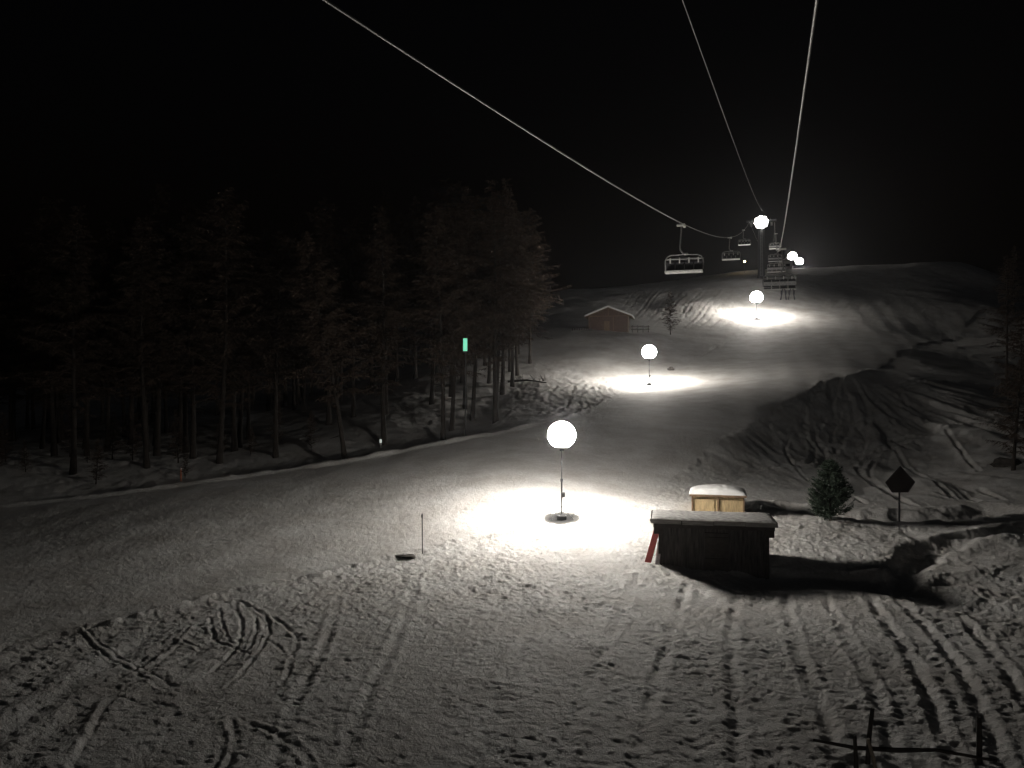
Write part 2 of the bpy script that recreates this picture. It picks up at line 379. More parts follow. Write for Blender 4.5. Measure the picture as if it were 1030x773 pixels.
def build_ground():
    fine = np.arange(-37, 37.01, .078)
    cl = np.concatenate([np.linspace(-180, -60, 40, endpoint=False), np.linspace(-60, -37, 60, endpoint=False)])
    az = np.radians(np.concatenate([cl, fine, -cl[::-1][:-1]]))
    r = np.concatenate([np.linspace(.8, 10, 12, endpoint=False), np.exp(np.arange(math.log(10), math.log(60), .0026)), np.exp(np.arange(math.log(60), math.log(300), .0042)), np.exp(np.linspace(math.log(301), math.log(900), 40))])
    na, nr = len(az), len(r)
    rr, aa = np.meshgrid(r, az, indexing='ij')
    x = (rr*np.sin(aa)).ravel(); y = (rr*np.cos(aa)).ravel()
    z0 = H0(x, y); dz, m = detail(x, y); z = z0+dz+tracks(x, y)
    co = np.stack([x, y, z], 1)
    i = np.arange(nr-1)[:, None]*na; j = np.arange(na)[None]; j2 = (j+1) % na
    q = np.stack([i+j, i+j2, i+na+j2, i+na+j], -1).reshape(-1, 4)[:, ::-1]
    co = np.vstack([co, [[0, 0, H0(np.array([0.]), np.array([.01]))[0]]]])
    tri = np.stack([np.full(na, len(co)-1), (np.arange(na)+1) % na, np.arange(na)], 1)
    me = bpy.data.meshes.new('snow_ground')
    me.vertices.add(len(co)); me.vertices.foreach_set('co', co.ravel().astype(np.float32))
    nl = q.size+tri.size; me.loops.add(nl)
    me.loops.foreach_set('vertex_index', np.concatenate([q.ravel(), tri.ravel()]).astype(np.int32))
    me.polygons.add(len(q)+len(tri))
    me.polygons.foreach_set('loop_start', np.concatenate([np.arange(len(q))*4, q.size+np.arange(len(tri))*3]).astype(np.int32))
    me.polygons.foreach_set('use_smooth', np.ones(len(q)+len(tri), bool))
    me.update(calc_edges=True); me.validate()
    if me.polygons[0].normal.z < 0: me.flip_normals()
    me.materials.append(SNOW)
    o = bpy.data.objects.new('snow_ground', me); link(o); tag(o, kind='structure')
    return o
build_ground()

# ------------------------------------------------------------------ balloon lamps
def balloon_mat(k):
  BALLOON = emit('lit_balloon', (1.0, .945, .865), 150)
  _nt = BALLOON.node_tree; _g = _nt.nodes.new('ShaderNodeTexCoord'); _sx = _nt.nodes.new('ShaderNodeSeparateXYZ'); _mr = _nt.nodes.new('ShaderNodeMapRange')
  _nt.links.new(_g.outputs['Normal'], _sx.inputs[0]); _nt.links.new(_sx.outputs['Z'], _mr.inputs['Value'])   # the lamp head throws most of its light downwards
  _mr.inputs['From Min'].default_value = -.95; _mr.inputs['From Max'].default_value = .1; _mr.inputs['To Min'].default_value = 640*k; _mr.inputs['To Max'].default_value = 172*k
  _nt.links.new(_mr.outputs['Result'], _nt.nodes['Principled BSDF'].inputs['Emission Strength'])
  return BALLOON
def make_lamp(rb, mast, pw=1.0):
    root = empty('balloon_light')
    b = MB(); prof = [(max(.001, rb*math.sin(a)), mast+rb*1.0-rb*math.cos(a)*.96) for a in np.linspace(.32, math.pi, 22)]
    b.lathe(prof, 32); b.build('balloon', balloon_mat(pw*(.74/rb)**.9), root, True)
    c = MB(); c.lathe([(.02, mast-.12), (.12, mast-.12), (.12, mast), (rb*.3, mast+.0), (rb*.54, mast+rb*.10), (rb*.56, mast+rb*.19), (rb*.5, mast+rb*.16), (.02, mast+rb*.02)], 24)
    c.build('lamp_base', DSTEEL, root)
    m = MB(); m.tube([(0, 0, .25), (0, 0, mast*.55), (0, 0, mast*.55), (0, 0, mast-.1)], [.045, .045, .03, .03], 10); m.build('mast', BLACK, root)
    for q1, q2, w_ in ((.54, .58, .07), (.78, .81, .055)):
        k = MB(); k.lathe([(.03, mast*q1), (w_, mast*q1), (w_, mast*q2), (.03, mast*q2)], 12); k.build('collar', DSTEEL, root)
    s = MB(); s.bbox((.07, -.05, mast*.36), (.2, .14, .26), .02); s.build('switch_box', BLACK, root)
    for q in range(3):
        a = R(90+q*120); l = MB(); l.tube([(.03*math.cos(a), .03*math.sin(a), .75), (.75*math.cos(a), .75*math.sin(a), .03)], .022, 6)
        l.tube([(.03*math.cos(a), .03*math.sin(a), .3), (.42*math.cos(a), .42*math.sin(a), .34)], .014, 6)
        l.build('leg', DSTEEL, root)
    for q in (-1, 1):
        l = MB(); l.tube([(q*.48, -.1, -.05), (q*.62, -.1, .45)], .016, 6); l.build('stake', DSTEEL, root)
    g = MB(); g.bbox((0, .0, .14), (.5, .42, .28), .03); g.bbox((.05, -.02, .3), (.3, .28, .08), .02); g.build('ballast_box', BLACK, root)
    w = MB(); w.tube([(.07, -.05, mast*.33), (.16, -.08, mast*.2), (.05, -.1, .3)], .012, 6); w.build('power_lead', BLACK, root)
    return root
LG = 'balloon floodlights along the piste'
def lamp(u, vb, vt, rb, label, Y=None, pw=1.0):
    if Y is None: g = ground(u, vb)
    else:
        x = (u-CX)/F*Y; g = Vector((x, Y, HZ(x, Y)))
    top = (CY-vt)/F*g.y          # centre of the balloon
    mast = max(1.8, top-g.z-rb)
    L = make_lamp(rb, mast, pw); L.location = (g.x, g.y, g.z-.03); tag(L, label, 'lamp', LG)
    print('LAMP', u, tuple(round(c, 1) for c in g), 'mast', round(mast, 1))
    return L
l1 = lamp(565, 522, 437, .74, 'largest and nearest glowing balloon lamp on a thin mast in a bright pool of snow')
l2 = lamp(653, 387, 354, .98, 'glowing balloon lamp on the slope below the gabled wooden cabin')
l3 = lamp(761, 321, 299, 1.25, 'glowing balloon lamp on the upper slope straight below the lift tower')
l4 = lamp(797, 271, 258, 1.45, 'left and higher of the two glowing balloon lamps on the ridge', 268, .55)
l5 = lamp(804, 271, 263, 1.3, 'right and lower of the two glowing balloon lamps on the ridge', 285, .55)

def base_shadow(L, rad, lab_):  # soft shadow under the lamp, painted as a dark radial ramp on snow
    m = bpy.data.materials.new('shadow_painted_snow'); m.use_nodes = True; nt = m.node_tree; b = nt.nodes['Principled BSDF']; b.inputs['Roughness'].default_value = .9
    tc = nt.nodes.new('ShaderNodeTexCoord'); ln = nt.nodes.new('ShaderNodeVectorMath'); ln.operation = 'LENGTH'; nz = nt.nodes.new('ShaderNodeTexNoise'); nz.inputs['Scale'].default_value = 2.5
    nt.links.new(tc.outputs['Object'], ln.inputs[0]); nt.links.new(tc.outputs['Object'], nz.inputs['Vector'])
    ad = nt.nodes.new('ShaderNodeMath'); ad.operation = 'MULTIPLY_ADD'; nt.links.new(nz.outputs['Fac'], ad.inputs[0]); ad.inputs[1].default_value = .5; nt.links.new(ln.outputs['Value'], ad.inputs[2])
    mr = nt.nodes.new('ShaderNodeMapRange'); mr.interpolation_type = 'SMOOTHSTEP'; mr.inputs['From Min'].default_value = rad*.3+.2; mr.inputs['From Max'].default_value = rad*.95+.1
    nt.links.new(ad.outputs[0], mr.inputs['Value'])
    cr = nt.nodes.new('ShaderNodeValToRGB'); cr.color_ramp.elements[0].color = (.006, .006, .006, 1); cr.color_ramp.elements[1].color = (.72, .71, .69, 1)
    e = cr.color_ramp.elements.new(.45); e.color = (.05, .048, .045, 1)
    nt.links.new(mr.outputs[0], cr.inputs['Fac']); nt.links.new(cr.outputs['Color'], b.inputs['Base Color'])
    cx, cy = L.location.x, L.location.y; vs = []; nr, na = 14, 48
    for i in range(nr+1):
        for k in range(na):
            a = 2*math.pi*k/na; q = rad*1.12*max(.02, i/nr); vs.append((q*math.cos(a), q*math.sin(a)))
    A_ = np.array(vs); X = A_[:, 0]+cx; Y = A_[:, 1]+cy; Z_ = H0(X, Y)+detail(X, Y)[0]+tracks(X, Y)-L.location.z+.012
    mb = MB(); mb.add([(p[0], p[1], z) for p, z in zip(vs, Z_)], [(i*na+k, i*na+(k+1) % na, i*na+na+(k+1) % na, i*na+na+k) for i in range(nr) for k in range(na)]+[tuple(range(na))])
    o = mb.build('shadow_painted_snow', m, None, True); o.location = L.location; tag(o, kind='structure')
base_shadow(l1, 1.7, ''); base_shadow(l2, 1.2, ''); base_shadow(l3, 1.8, '')

# ------------------------------------------------------------------ ski lift
dirx, diry = .3085, 0.9512         # unit direction of the line in plan
TY = 200.0
CAR = (.5, 0.0); gauge = 6.0
def cable_xyz(side, t):            # t: metres along y; side +1 right, -1 left
    s = 5.6 if side > 0 else 3.75
    bx, by = (.55, 0.0) if side > 0 else (.55-gauge*diry, gauge*dirx)
    T = TY if side > 0 else TY-by
    x = bx+.3243*t; y = by+t
    q = t/T
    if q < 0: z = 4.0+.14*t*1.0
    elif q <= 1: z = 4.0+(40.3-4.0)*q-4*s*q*(1-q)
    else: z = 40.3+(t-T)*.135-.0 + .0*(t-T)
    if q < 0: z = 4.0+((40.3-4.0)/T-4*s/T)*t
    return Vector((x, y, z))
for side, lab in ((1, 'pale haul rope on the right running steeply up to the lift tower'), (-1, 'pale haul rope on the left sagging down to the chairs before the tower')):
    m = MB(); ts = [-40+i*2.5 for i in range(int(355/2.5))]
    m.tube([cable_xyz(side, t) for t in ts], .023, 6); tag(m.build('haul_rope', CABLE, None, True), lab, 'cable', 'ropes of the chairlift')
m = MB(); pl = []
tp = Vector((62.6, 201, 43.4))
for i in range(0, 61):
    q = i/60; a = Vector((-2.2, 0, 6.2)); p = a.lerp(tp, q); p.z -= 4*1.6*q*(1-q)*.6; pl.append(p)
pl = [pl[0]+(pl[0]-pl[1])*8]+pl
m.tube(pl, .013, 5); tag(m.build('signal_cable', CABLE, None, True), 'thinnest dim cable running to the top of the lift tower between the two ropes', 'cable', 'ropes of the chairlift')

def make_chair(occupied=False):
    root = empty('lift_chair')
    g = MB(); g.bbox((0, 0, 0), (.16, .55, .2), .03); g.bbox((-.28, 0, .02), (.4, .16, .12), .02); g.build('grip', SEATL, root)
    h = MB(); h.tube([(-.18, 0, -.05), (-.2, 0, -.5), (-.26, 0, -1.4), (-.24, 0, -1.6), (-.1, 0, -1.77), (.1, 0, -1.85)], [.055]*6, 8); h.build('hanger_arm', STEEL, root, True)
    f = MB(); W = 1.2
    f.tube([(-W, .1, -2.850), (-W-.03, .05, -2.450), (-W, 0, -2.200), (-W+.12, 0, -2.010), (-W+.35, 0, -1.910), (0, 0, -1.880), (W-.35, 0, -1.910), (W-.12, 0, -2.010), (W, 0, -2.200), (W+.03, .05, -2.450), (W, .1, -2.850)], .042, 8)
    f.bbox((.1, 0, -1.850), (.3, .16, .16), .03); f.build('bail_frame', STEEL, root, True)
    f = MB(); f.tube([(-W, 0, -2.180), (W, 0, -2.180)], .03, 6); f.build('crossbar', STEEL, root)
    for k in range(4):
        x = -.9+k*.6
        b = MB(); b.bbox((x, .04, -2.250), (.09, .06, .36), .015); b.build('headrest_bracket', SEATL, root)
        b = MB(); b.bbox((x, .1, -2.620), (.54, .09, .56), .035); b.build('backrest', PAD, root)
        b = MB(); b.bbox((x, -.16, -2.970), (.54, .5, .09), .03); b.build('seat_cushion', PAD, root)
    b = MB(); b.bbox((0, -.18, -3.070), (2.42, .5, .1), .03); b.bbox((0, -.44, -3.020), (2.42, .06, .14), .02); b.build('seat_shell', SEATL, root)
    b = MB(); b.tube([(-W, .05, -2.300), (-W-.02, .32, -2.100), (-.9, .42, -2.050), (.9, .42, -2.050), (W+.02, .32, -2.100), (W, .05, -2.300)], .022, 6)
    b.build('safety_bar', STEEL, root, True)
    f = MB(); f.bbox((0, .156, -2.650), (2.36, .03, .3), .006)
    f.build('back_shell', GREYPLASTIC, root)
    return root
chair = make_chair(); CG = 'four-seat chairs hanging from the lift ropes'
def ang(side): return math.atan2(-.3085, .9512) if side < 0 else math.atan2(-.3085, .9512)+math.pi
specs = [(-1, 50.5, 'nearest and largest empty lift chair hanging on the left rope'),
         (-1, 110, 'second empty lift chair on the left rope, hanging just left of the small yellow lamp'),
         (-1, 163, 'empty lift chair on the left rope close to the tower, left of its mast'),
         (1, 62, 'lift chair on the right rope carrying two riders, lowest of the chairs at the tower'),
         (1, 112, 'lift chair on the right rope directly above the occupied chair'),
         (1, 138, 'lift chair on the right rope, second above the occupied chair'),
         (1, 168, 'highest lift chair on the right rope, under the tower floodlight')]
first = True; CH = {}
for side, t, lab in specs:
    c = chair if first else copy_tree(chair); first = False
    c.location = cable_xyz(side, t)-Vector((0, 0, .08)); c.rotation_euler = (0, 0, ang(side)*1.0)
    tag(c, lab, 'lift chair', CG); CH[(side, t)] = c

# tower
tower = empty('lift_tower', (62.4, 201, 0), ang(-1))
gz = HZ(62.4, 201); tower.location.z = gz; TH = 40.3-gz
print('TOWER ground', gz, 'height', TH)
m = MB(); m.lathe([(1.0, -1), (1.0, .4), (.9, .45), (.85, TH*.5), (.7, TH+.4), (.01, TH+.4)], 20); m.build('mast', BLACK, tower, True)
m = MB(); m.bbox((0, 0, TH+.5), (gauge+1.2, .5, .5), .05); m.bbox((0, 0, TH+1.0), (1.2, .6, .5), .05); m.build('crossarm', DSTEEL, tower)
for sx in (-1, 1):
    m = MB(); m.bbox((sx*gauge/2, 0, TH+.15), (.18, 4.6, .22), .03); sa = m.build('sheave_beam', DSTEEL, tower)
    for k in range(6):
        w = MB(); yy = -2+k*.8
        w.tube([(sx*gauge/2-.07, yy, TH-.22), (sx*gauge/2+.07, yy, TH-.22)], .2, 14); w.build('sheave', BLACK, sa)
    m = MB(); m.bbox((sx*(gauge/2-.55), 0, TH-.35), (.5, 4.4, .06), .01)
    for yy in (-2.1, 0, 2.1): m.tube([(sx*(gauge/2-.8), yy, TH-.35), (sx*(gauge/2-.8), yy, TH+.7)], .03, 6)
    m.tube([(sx*(gauge/2-.8), -2.1, TH+.7), (sx*(gauge/2-.8), 2.1, TH+.7)], .03, 6); m.build('work_platform', STEEL, tower)
m = MB()
for sx in (-.22, .22): m.tube([(sx, -1.15, .5), (sx, -.92, TH)], .03, 6)
for k in range(int(TH/.35)): z = .6+k*.35; yy = -1.15+.23*z/TH; m.tube([(-.22, yy, z), (.22, yy, z)], .018, 5)
m.build('ladder', STEEL, tower)
FLOOD = emit('floodlight_glass', (1.0, .97, .91), 22)
hm = MB(); hm.tube([(0, -.5, TH-1.4), (0, -.5, TH+1.6)], .07, 8); hm.bbox((0, -.4, TH+.1), (3.0, .5, .1), .02); hm.build('lamp_bracket', DSTEEL, tower)
for (sx, sz) in [(0, 0)]+[(1.12*math.cos(R(45*q+8)), 1.12*math.sin(R(45*q+8))) for q in range(8)]:
    c = Vector((sx, -1.0, TH-.1+sz)); rot = Matrix.Rotation(R(-22), 3, 'X')
    h = MB(); h.bbox(c, (1.05, .3, .95), .05, rot); fh = h.build('floodlight', DSTEEL, tower)
    gmb = MB(); gmb.lathe([(.001, .25), (.22, .24), (.42, .18), (.56, .07), (.6, 0)], 20)
    q = Matrix.Rotation(R(90-22), 3, 'X')
    gmb.v = [tuple(q @ Vector(v)+c+rot @ Vector((0, -.18, 0))) for v in gmb.v]; gmb.build('lens', FLOOD, fh, True)
tag(tower, 'tall steel lift tower with a blazing floodlight cluster at its top', 'lift tower')

# ridge hut with small yellow lamp, and the far white snow machine shape by the ridge lamps
def house(name, W, D, Hw, Hr, wallm, roofm, over=.35, base=None):
    root = empty(name)
    w = MB()
    nb = max(6, int(W/.28))
    for yy, sg in ((-D/2, -1), (D/2, 1)):
        for k in range(nb):
            x0 = -W/2+W*k/nb; x1 = x0+W/nb-.02
            z0 = Hw+Hr*(1-abs(x0)/(W/2)); z1 = Hw+Hr*(1-abs(x1)/(W/2)); pr = .03+.015*(k % 2)
            a, b = yy, yy+sg*pr
            w.add([(x0, a, 0), (x1, a, 0), (x1, a, z1), (x0, a, z0), (x0, b, 0), (x1, b, 0), (x1, b, z1), (x0, b, z0)],
                  [(0, 1, 2, 3), (4, 5, 6, 7), (0, 1, 5, 4), (1, 2, 6, 5), (2, 3, 7, 6), (3, 0, 4, 7)])
    for sx in (-1, 1):
        nk = max(5, int(D/.28))
        for k in range(nk): w.box((sx*(W/2+.012), -D/2+D*(k+.5)/nk, Hw/2), (.03+.015*(k % 2), D/nk-.02, Hw))
    w.box((0, 0, Hw/2), (W-.03, D-.03, Hw-.01))
    w.build('wall', wallm, root)
    sl = math.atan2(Hr, W/2); Lr = math.hypot(W/2+over, (W/2+over)*Hr/(W/2))
    for sx in (-1, 1):
        rot = Matrix.Rotation(sx*sl, 3, 'Y'); cx = sx*(W/2+over)/2; cz = Hw+Hr-(W/2+over)/2*Hr/(W/2)+.08
        r = MB(); r.box((cx, 0, cz), (Lr, D+2*over, .09), rot); ro = r.build('roof', roofm, root)
        s = MB(); s.bbox((cx, 0, cz+.22), (Lr+.02, D+2*over+.12, .36), .1, rot); s.build('snow_cover', SNOWCAP, ro, True)
    return root
g = ground(615, 333)
cab = house('log_cabin', 6.9, 6.0, 2.9, 1.35, CABINWOOD, PINETRIM, .75)
cab.location = (g.x+.1, g.y+3, g.z-.2); cab.rotation_euler = (0, 0, R(-12))
m = MB(); m.box((-.3, -3.09, 1.0), (1.0, .05, 1.95)); m.build('door', PINETRIM, cab)
for x in (-3.46, 3.46, 0.9): m = MB(); m.box((x, -3.1, 1.45), (.14, .08, 2.9)); m.build('corner_post', PINETRIM, cab)
m = MB(); m.box((0, -3.12, 2.85), (6.9, .08, .14)); m.build('gable_beam', PINETRIM, cab)
m = MB(); m.box((0, -3.12, 3.5), (.14, .08, 1.3)); m.build('gable_stud', PINETRIM, cab)
tag(cab, 'reddish brown gabled wooden cabin with snow on its roof on the upper slope', 'cabin')
f = empty('low_fence', (g.x+3.6, g.y+1.2, g.z-.1), R(-12))
for k in range(4): m = MB(); m.box((.3+k*.95, 0, .55), (.14, .14, 1.3)); m.build('post', OLDWOOD, f)
for z in (.45, .95): m = MB(); m.box((1.7, -.1, z), (3.3, .05, .22)); m.build('rail', OLDWOOD, f)
tag(f, 'short dark plank fence attached to the right of the gabled cabin', 'fence')
g2 = ground(580, 334)
wp = MB()
for k in range(9):
    for j in range(3): wp.tube([(-1.6+k*.42, -.7, .15+j*.26), (-1.6+k*.42+random.uniform(-.05, .05), .7, .15+j*.26)], .13, 7)
o = wp.build('woodpile', OLDWOOD, None); o.location = (g2.x+1, g2.y+2.2, g2.z); tag(o, 'low dark woodpile in the snow left of the gabled cabin', 'woodpile')

# small yellow lamp on a post at the ridge left of tower
YL = emit('yellow_bulb', (1.0, .72, .30), 22)
Yr = 238; x = (749-CX)/F*Yr; gzr = HZ(x, Yr); zt = (CY-263)/F*Yr
t = empty('yard_lamp', (x, Yr, gzr))
hh = max(1.5, zt-gzr)
m = MB(); m.tube([(0, .4, -.2), (0, .4, hh+.3), (0, .2, hh+.5), (0, 0, hh+.4)], .06, 8); m.build('post', DSTEEL, t)
m = MB(); m.lathe([(.02, .42), (.3, .3), (.42, .05)], 16, (0, 0, hh)); m.build('lamp_shade', DSTEEL, t)
m = MB(); m.lathe([(.01, -.34), (.22, -.27), (.32, -.05), (.27, .18), (.01, .28)], 16, (0, 0, hh)); m.build('bulb', YL, t, True)
tag(t, 'small warm yellow lamp on a post at the ridge left of the lift tower', 'lamp')
# lift operator hut on the ridge
Yh = 250; x = (791-CX)/F*Yh
hut = house('operator_hut', 4.0, 3.2, 2.4, .6, mat('hut_pale_panel', (.42, .41, .39), .6), DSTEEL, .3)
hut.location = (x, Yh+1, HZ(x, Yh)-.4); hut.rotation_euler = (0, 0, R(-15))
m = MB(); m.box((.6, -1.66, 1.4), (1.3, .04, .9)); m.build('window', mat('dark_glass', (.03, .03, .035), .1), hut)
m = MB(); m.box((-.95, -1.66, 1.0), (.8, .05, 1.9)); m.build('door', DSTEEL, hut)
tag(hut, 'small pale hut on the ridge just left of the paired lamps', 'hut')

# riders
def skin_obj(name, js, bones, m, parent, sub=2, root_i=0):
    me = bpy.data.meshes.new(name); me.from_pydata([j[0] for j in js], bones, []); me.materials.append(m)
    o = bpy.data.objects.new(name, me); link(o, parent)
    md = o.modifiers.new('skin', 'SKIN'); md.use_smooth_shade = True
    for i, j in enumerate(js):
        sv = me.skin_vertices[0].data[i]; r = j[1]; sv.radius = (r, r) if not isinstance(r, tuple) else r
        sv.use_root = (i == root_i)
    sb = o.modifiers.new('sub', 'SUBSURF'); sb.levels = sub; sb.render_levels = sub
    return o
def rider(loc, rz, jm, label, spread):
    root = empty('person', loc, rz)   # local: facing -y, seat top at z=0
    js = [((0, 0, .12), (.17, .12)), ((0, .03, .32), (.15, .11)), ((0, .04, .5), (.19, .12)), ((0, .03, .62), (.06, .06)), ((0, 0, .72), (.075, .085)), ((0, -.01, .82), (.085, .095)),
          ((.2, .04, .54), .065), ((.27, -.06, .32), .05), ((.16, -.3, .28), .04), ((.14, -.37, .28), .035),
          ((-.2, .04, .54), .065), ((-.27, -.06, .32), .05), ((-.16, -.3, .28), .04), ((-.14, -.37, .28), .035),
          ((.11, -.05, .09), .095), ((.13+spread, -.45, .08), .075), ((.14+spread, -.5, -.36), .055), ((.14+spread, -.6, -.42), .05),
          ((-.11, -.05, .09), .095), ((-.13-spread, -.45, .08), .075), ((-.12-spread*.2, -.5, -.36), .055), ((-.12-spread*.2, -.6, -.42), .05)]
    bones = [(0, 1), (1, 2), (2, 3), (3, 4), (4, 5), (2, 6), (6, 7), (7, 8), (8, 9), (2, 10), (10, 11), (11, 12), (12, 13), (0, 14), (14, 15), (15, 16), (16, 17), (0, 18), (18, 19), (19, 20), (20, 21)]
    skin_obj('body', js, bones, jm, root)
    b = MB(); b.lathe([(.001, .13), (.06, .12), (.105, .07), (.125, 0), (.12, -.06), (.105, -.07)], 18, (0, 0, .84)); b.build('helmet', BLACK, root, True)
    b = MB(); b.bbox((0, -.105, .79), (.17, .05, .07), .02); b.build('goggles', BLACK, root)
    b = MB(); b.bbox((0, -.115, .735), (.03, .03, .04), .01); b.build('nose', SKIN, root)
    for sx in (-1, 1):
        x = sx*.135+(spread if sx > 0 else -spread*.2)
        bt = MB(); bt.bbox((x, -.52, -.34), (.13, .15, .3), .03); bt.bbox((x, -.58, -.47), (.12, .31, .12), .03); bt.build('ski_boot', DSTEEL, root)
        gl = MB(); gl.bbox((sx*.14, -.38, .28), (.09, .1, .07), .025)
        for q in range(4): gl.tube([(sx*.14-.033+q*.022, -.42, .285), (sx*.14-.033+q*.022, -.47-.006*(1.5-abs(q-1.5)), .27), (sx*.14-.033+q*.022, -.475, .24)], .0095, 6)
        gl.tube([(sx*.14-sx*.045, -.38, .28), (sx*.14-sx*.07, -.42, .27), (sx*.14-sx*.06, -.45, .25)], .012, 6); gl.build('glove', BLACK, root)
    tag(root, label, 'person', 'riders on the occupied lift chair')
    return root
ch = CH[(1, 62)]; rzc = ch.rotation_euler.z
Mx = Matrix.Translation(ch.location) @ Matrix.Rotation(rzc, 4, 'Z')
ski_m = mat('ski_top', (.2, .2, .22), .4)
def ski(loc, rz, pitch, label):
    m = MB(); L = 1.65
    st = [(-.5, .035, .0), (-.46, .05, 0), (-.2, .042, .0), (.1, .036, .0), (.35, .048, 0), (.43, .052, .03), (.47, .035, .07), (.5, .008, .1)]
    for i in range(len(st)-1):
        (a, wa, za), (b, wb, zb) = st[i], st[i+1]
        m.add([(-wa, -a*L, za), (wa, -a*L, za), (wb, -b*L, zb), (-wb, -b*L, zb), (-wa, -a*L, za+.015), (wa, -a*L, za+.015), (wb, -b*L, zb+.015), (-wb, -b*L, zb+.015)],
              [(0, 1, 2, 3), (4, 5, 6, 7), (0, 1, 5, 4), (1, 2, 6, 5), (2, 3, 7, 6), (3, 0, 4, 7)])
    r = empty('ski', loc, rz); r.rotation_euler = (pitch, 0, rz)
    m.build('ski_blade', ski_m, r); b = MB(); b.bbox((0, .17, .05), (.06, .1, .07), .015); b.bbox((0, -.17, .04), (.07, .08, .05), .015); b.build('binding', BLACK, r)
    tag(r, label, 'ski', 'skis of the riders')
# in the chair's own space the right of the picture is -x (the chair is turned round)
for k, (lx, jm, lab, sp) in enumerate(((-.3, JACKET, 'rider in dark jacket in the middle of the occupied chair, legs dangling', .02), (-.9, TROUSER, 'rider in black at the right end of the occupied chair', .05))):
    p = Mx @ Vector((lx, -.08, -2.92))
    rider(p, rzc, jm, lab, sp)
    for sx in (-1, 1):
        q = Mx @ Vector((lx+sx*.135+(sp if sx > 0 else -sp*.2), -.55, -2.92-.55))
        ski(q, rzc+R(6*sx), R(28), ('left' if sx > 0 else 'right')+' ski of the '+('middle rider' if k == 0 else 'rider at the end')+' hanging under the occupied chair')

# ------------------------------------------------------------------ barn and shed in the foreground
g = px(714, 570, 36.3); bz = HZ(9.0, 36.5)-.1
print('BARN', g, bz)
barn = empty('weathered_barn', (9.22, 37.1, -8.30), R(-11))
W, D, Hh = 4.6, 2.3, 1.85
w = MB()
nb = 22
for k in range(nb):
    wd = W/nb; x0 = -W/2+wd*(k+.5); th = random.uniform(.03, .06); h = Hh-random.uniform(0, .04)
    w.box((x0, -D/2-th/2, h/2-.3), (wd-random.uniform(.01, .03), th, h+.6)); w.box((x0, D/2+th/2, h/2-.3), (wd-.02, th, h+.6))
for k in range(12):
    wd = D/12; y0 = -D/2+wd*(k+.5)
    for sx in (-1, 1): th = random.uniform(.03, .06); w.box((sx*(W/2+th/2), y0, Hh/2-.3), (th, wd-.02, Hh+.6))
w.box((0, 0, Hh/2-.32), (W-.01, D-.01, Hh+.6)); w.build('wall', OLDWOOD, barn)
for sx in (-1, 1): m = MB(); m.box((sx*(W/2+.02), -D/2-.07, Hh/2-.3), (.16, .14, Hh+.6)); m.build('corner_post', WOODBEAM, barn)
m = MB(); m.box((.15, -D/2-.09, .8), (1.0, .05, 1.7)); m.box((.15, -D/2-.125, 1.4), (.96, .03, .12)); m.box((.15, -D/2-.125, .45), (.96, .03, .12)); m.build('door', WOODBEAM, barn)
RW = 5.5
for yy in (-D/2-.2, 0, D/2+.2):
    m = MB(); m.box((0, yy, Hh+.1), (RW-.25, .2, .2)); m.build('purlin', WOODBEAM, barn)
for yy in (-D/2-.12,):
    for sx in (-1, 1): m = MB(); m.box((sx*(W/2+.1), yy, Hh-.16), (.42, .2, .3)); m.build('bracket', WOODBEAM, barn)
m = MB()
for k in range(4): m.box((-RW/2+RW*(k+.5)/4+random.uniform(-.02, .02), -(D+.55)/2-.03, Hh+.26+random.uniform(-.01, .015)), (RW/4-.02, .045, .2))
m.build('fascia', mat('grey_fascia', (.30, .29, .27), .85, 0, 4, .35, .5, (.6, 6, 6)), barn)
m = MB(); nbr = 20
for k in range(nbr):
    y0 = -(D+.55)/2+(D+.55)*(k+.5)/nbr; m.box((random.uniform(-.03, .03), y0, Hh+.26+.05*(k % 2)*.4), (RW, (D+.55)/nbr-.012, .09))
rf = m.build('roof', WOODBEAM, barn)
m = MB(); nx, ny = 60, 24; vs = []
def caph(a, b):
    e = min(a, 1-a)*RW; f_ = min(b, 1-b)*2.8
    return .07*(1-math.exp(-e/.1))*(1-math.exp(-f_/.12))
Z = lambda a, b: float(fbm(np.array([a*9.]), np.array([b*5.]), 1.2, 2, 5)[0])
for j in range(ny+1):
    for i in range(nx+1):
        a, b = i/nx, j/ny; vs.append(((a-.5)*(RW-.1), (b-.5)*2.78, Hh+.33+caph(a, b)*(1+.3*Z(a, b))))
m.add(vs, [(j*(nx+1)+i, j*(nx+1)+i+1, (j+1)*(nx+1)+i+1, (j+1)*(nx+1)+i) for j in range(ny) for i in range(nx)])
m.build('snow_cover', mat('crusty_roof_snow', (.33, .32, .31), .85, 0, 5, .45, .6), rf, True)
tag(barn, 'low dark weathered plank barn with flat snow-dusted roof in the foreground', 'barn')

g = px(718, 511, 45); shz = HZ(11.3, 45.6)
shed = empty('wooden_shed', (11.6, 45.3, min(shz, -7.3)-.1), R(-14)); SH = -6.22-shed.location.z
print('SHED', shz, 'h', SH)
w = MB(); W, D = 2.75, 1.9
for k in range(14):
    wd = W/14; x0 = -W/2+wd*(k+.5); th = .03+.012*(k % 2); w.box((x0, -D/2-th/2, SH/2), (wd-.012, th, SH)); w.box((x0, D/2+th/2, SH/2), (wd-.012, th, SH))
for k in range(9):
    wd = D/9; y0 = -D/2+wd*(k+.5)
    for sx in (-1, 1): w.box((sx*(W/2+.02), y0, SH/2), (.04, wd-.012, SH))
w.box((0, 0, SH/2-.01), (W-.01, D-.01, SH-.02)); w.build('wall', PINEWOOD, shed)
for x in (-W/2, .02, W/2): m = MB(); m.box((x, -D/2-.06, SH/2), (.09, .06, SH)); m.build('post', PINETRIM, shed)
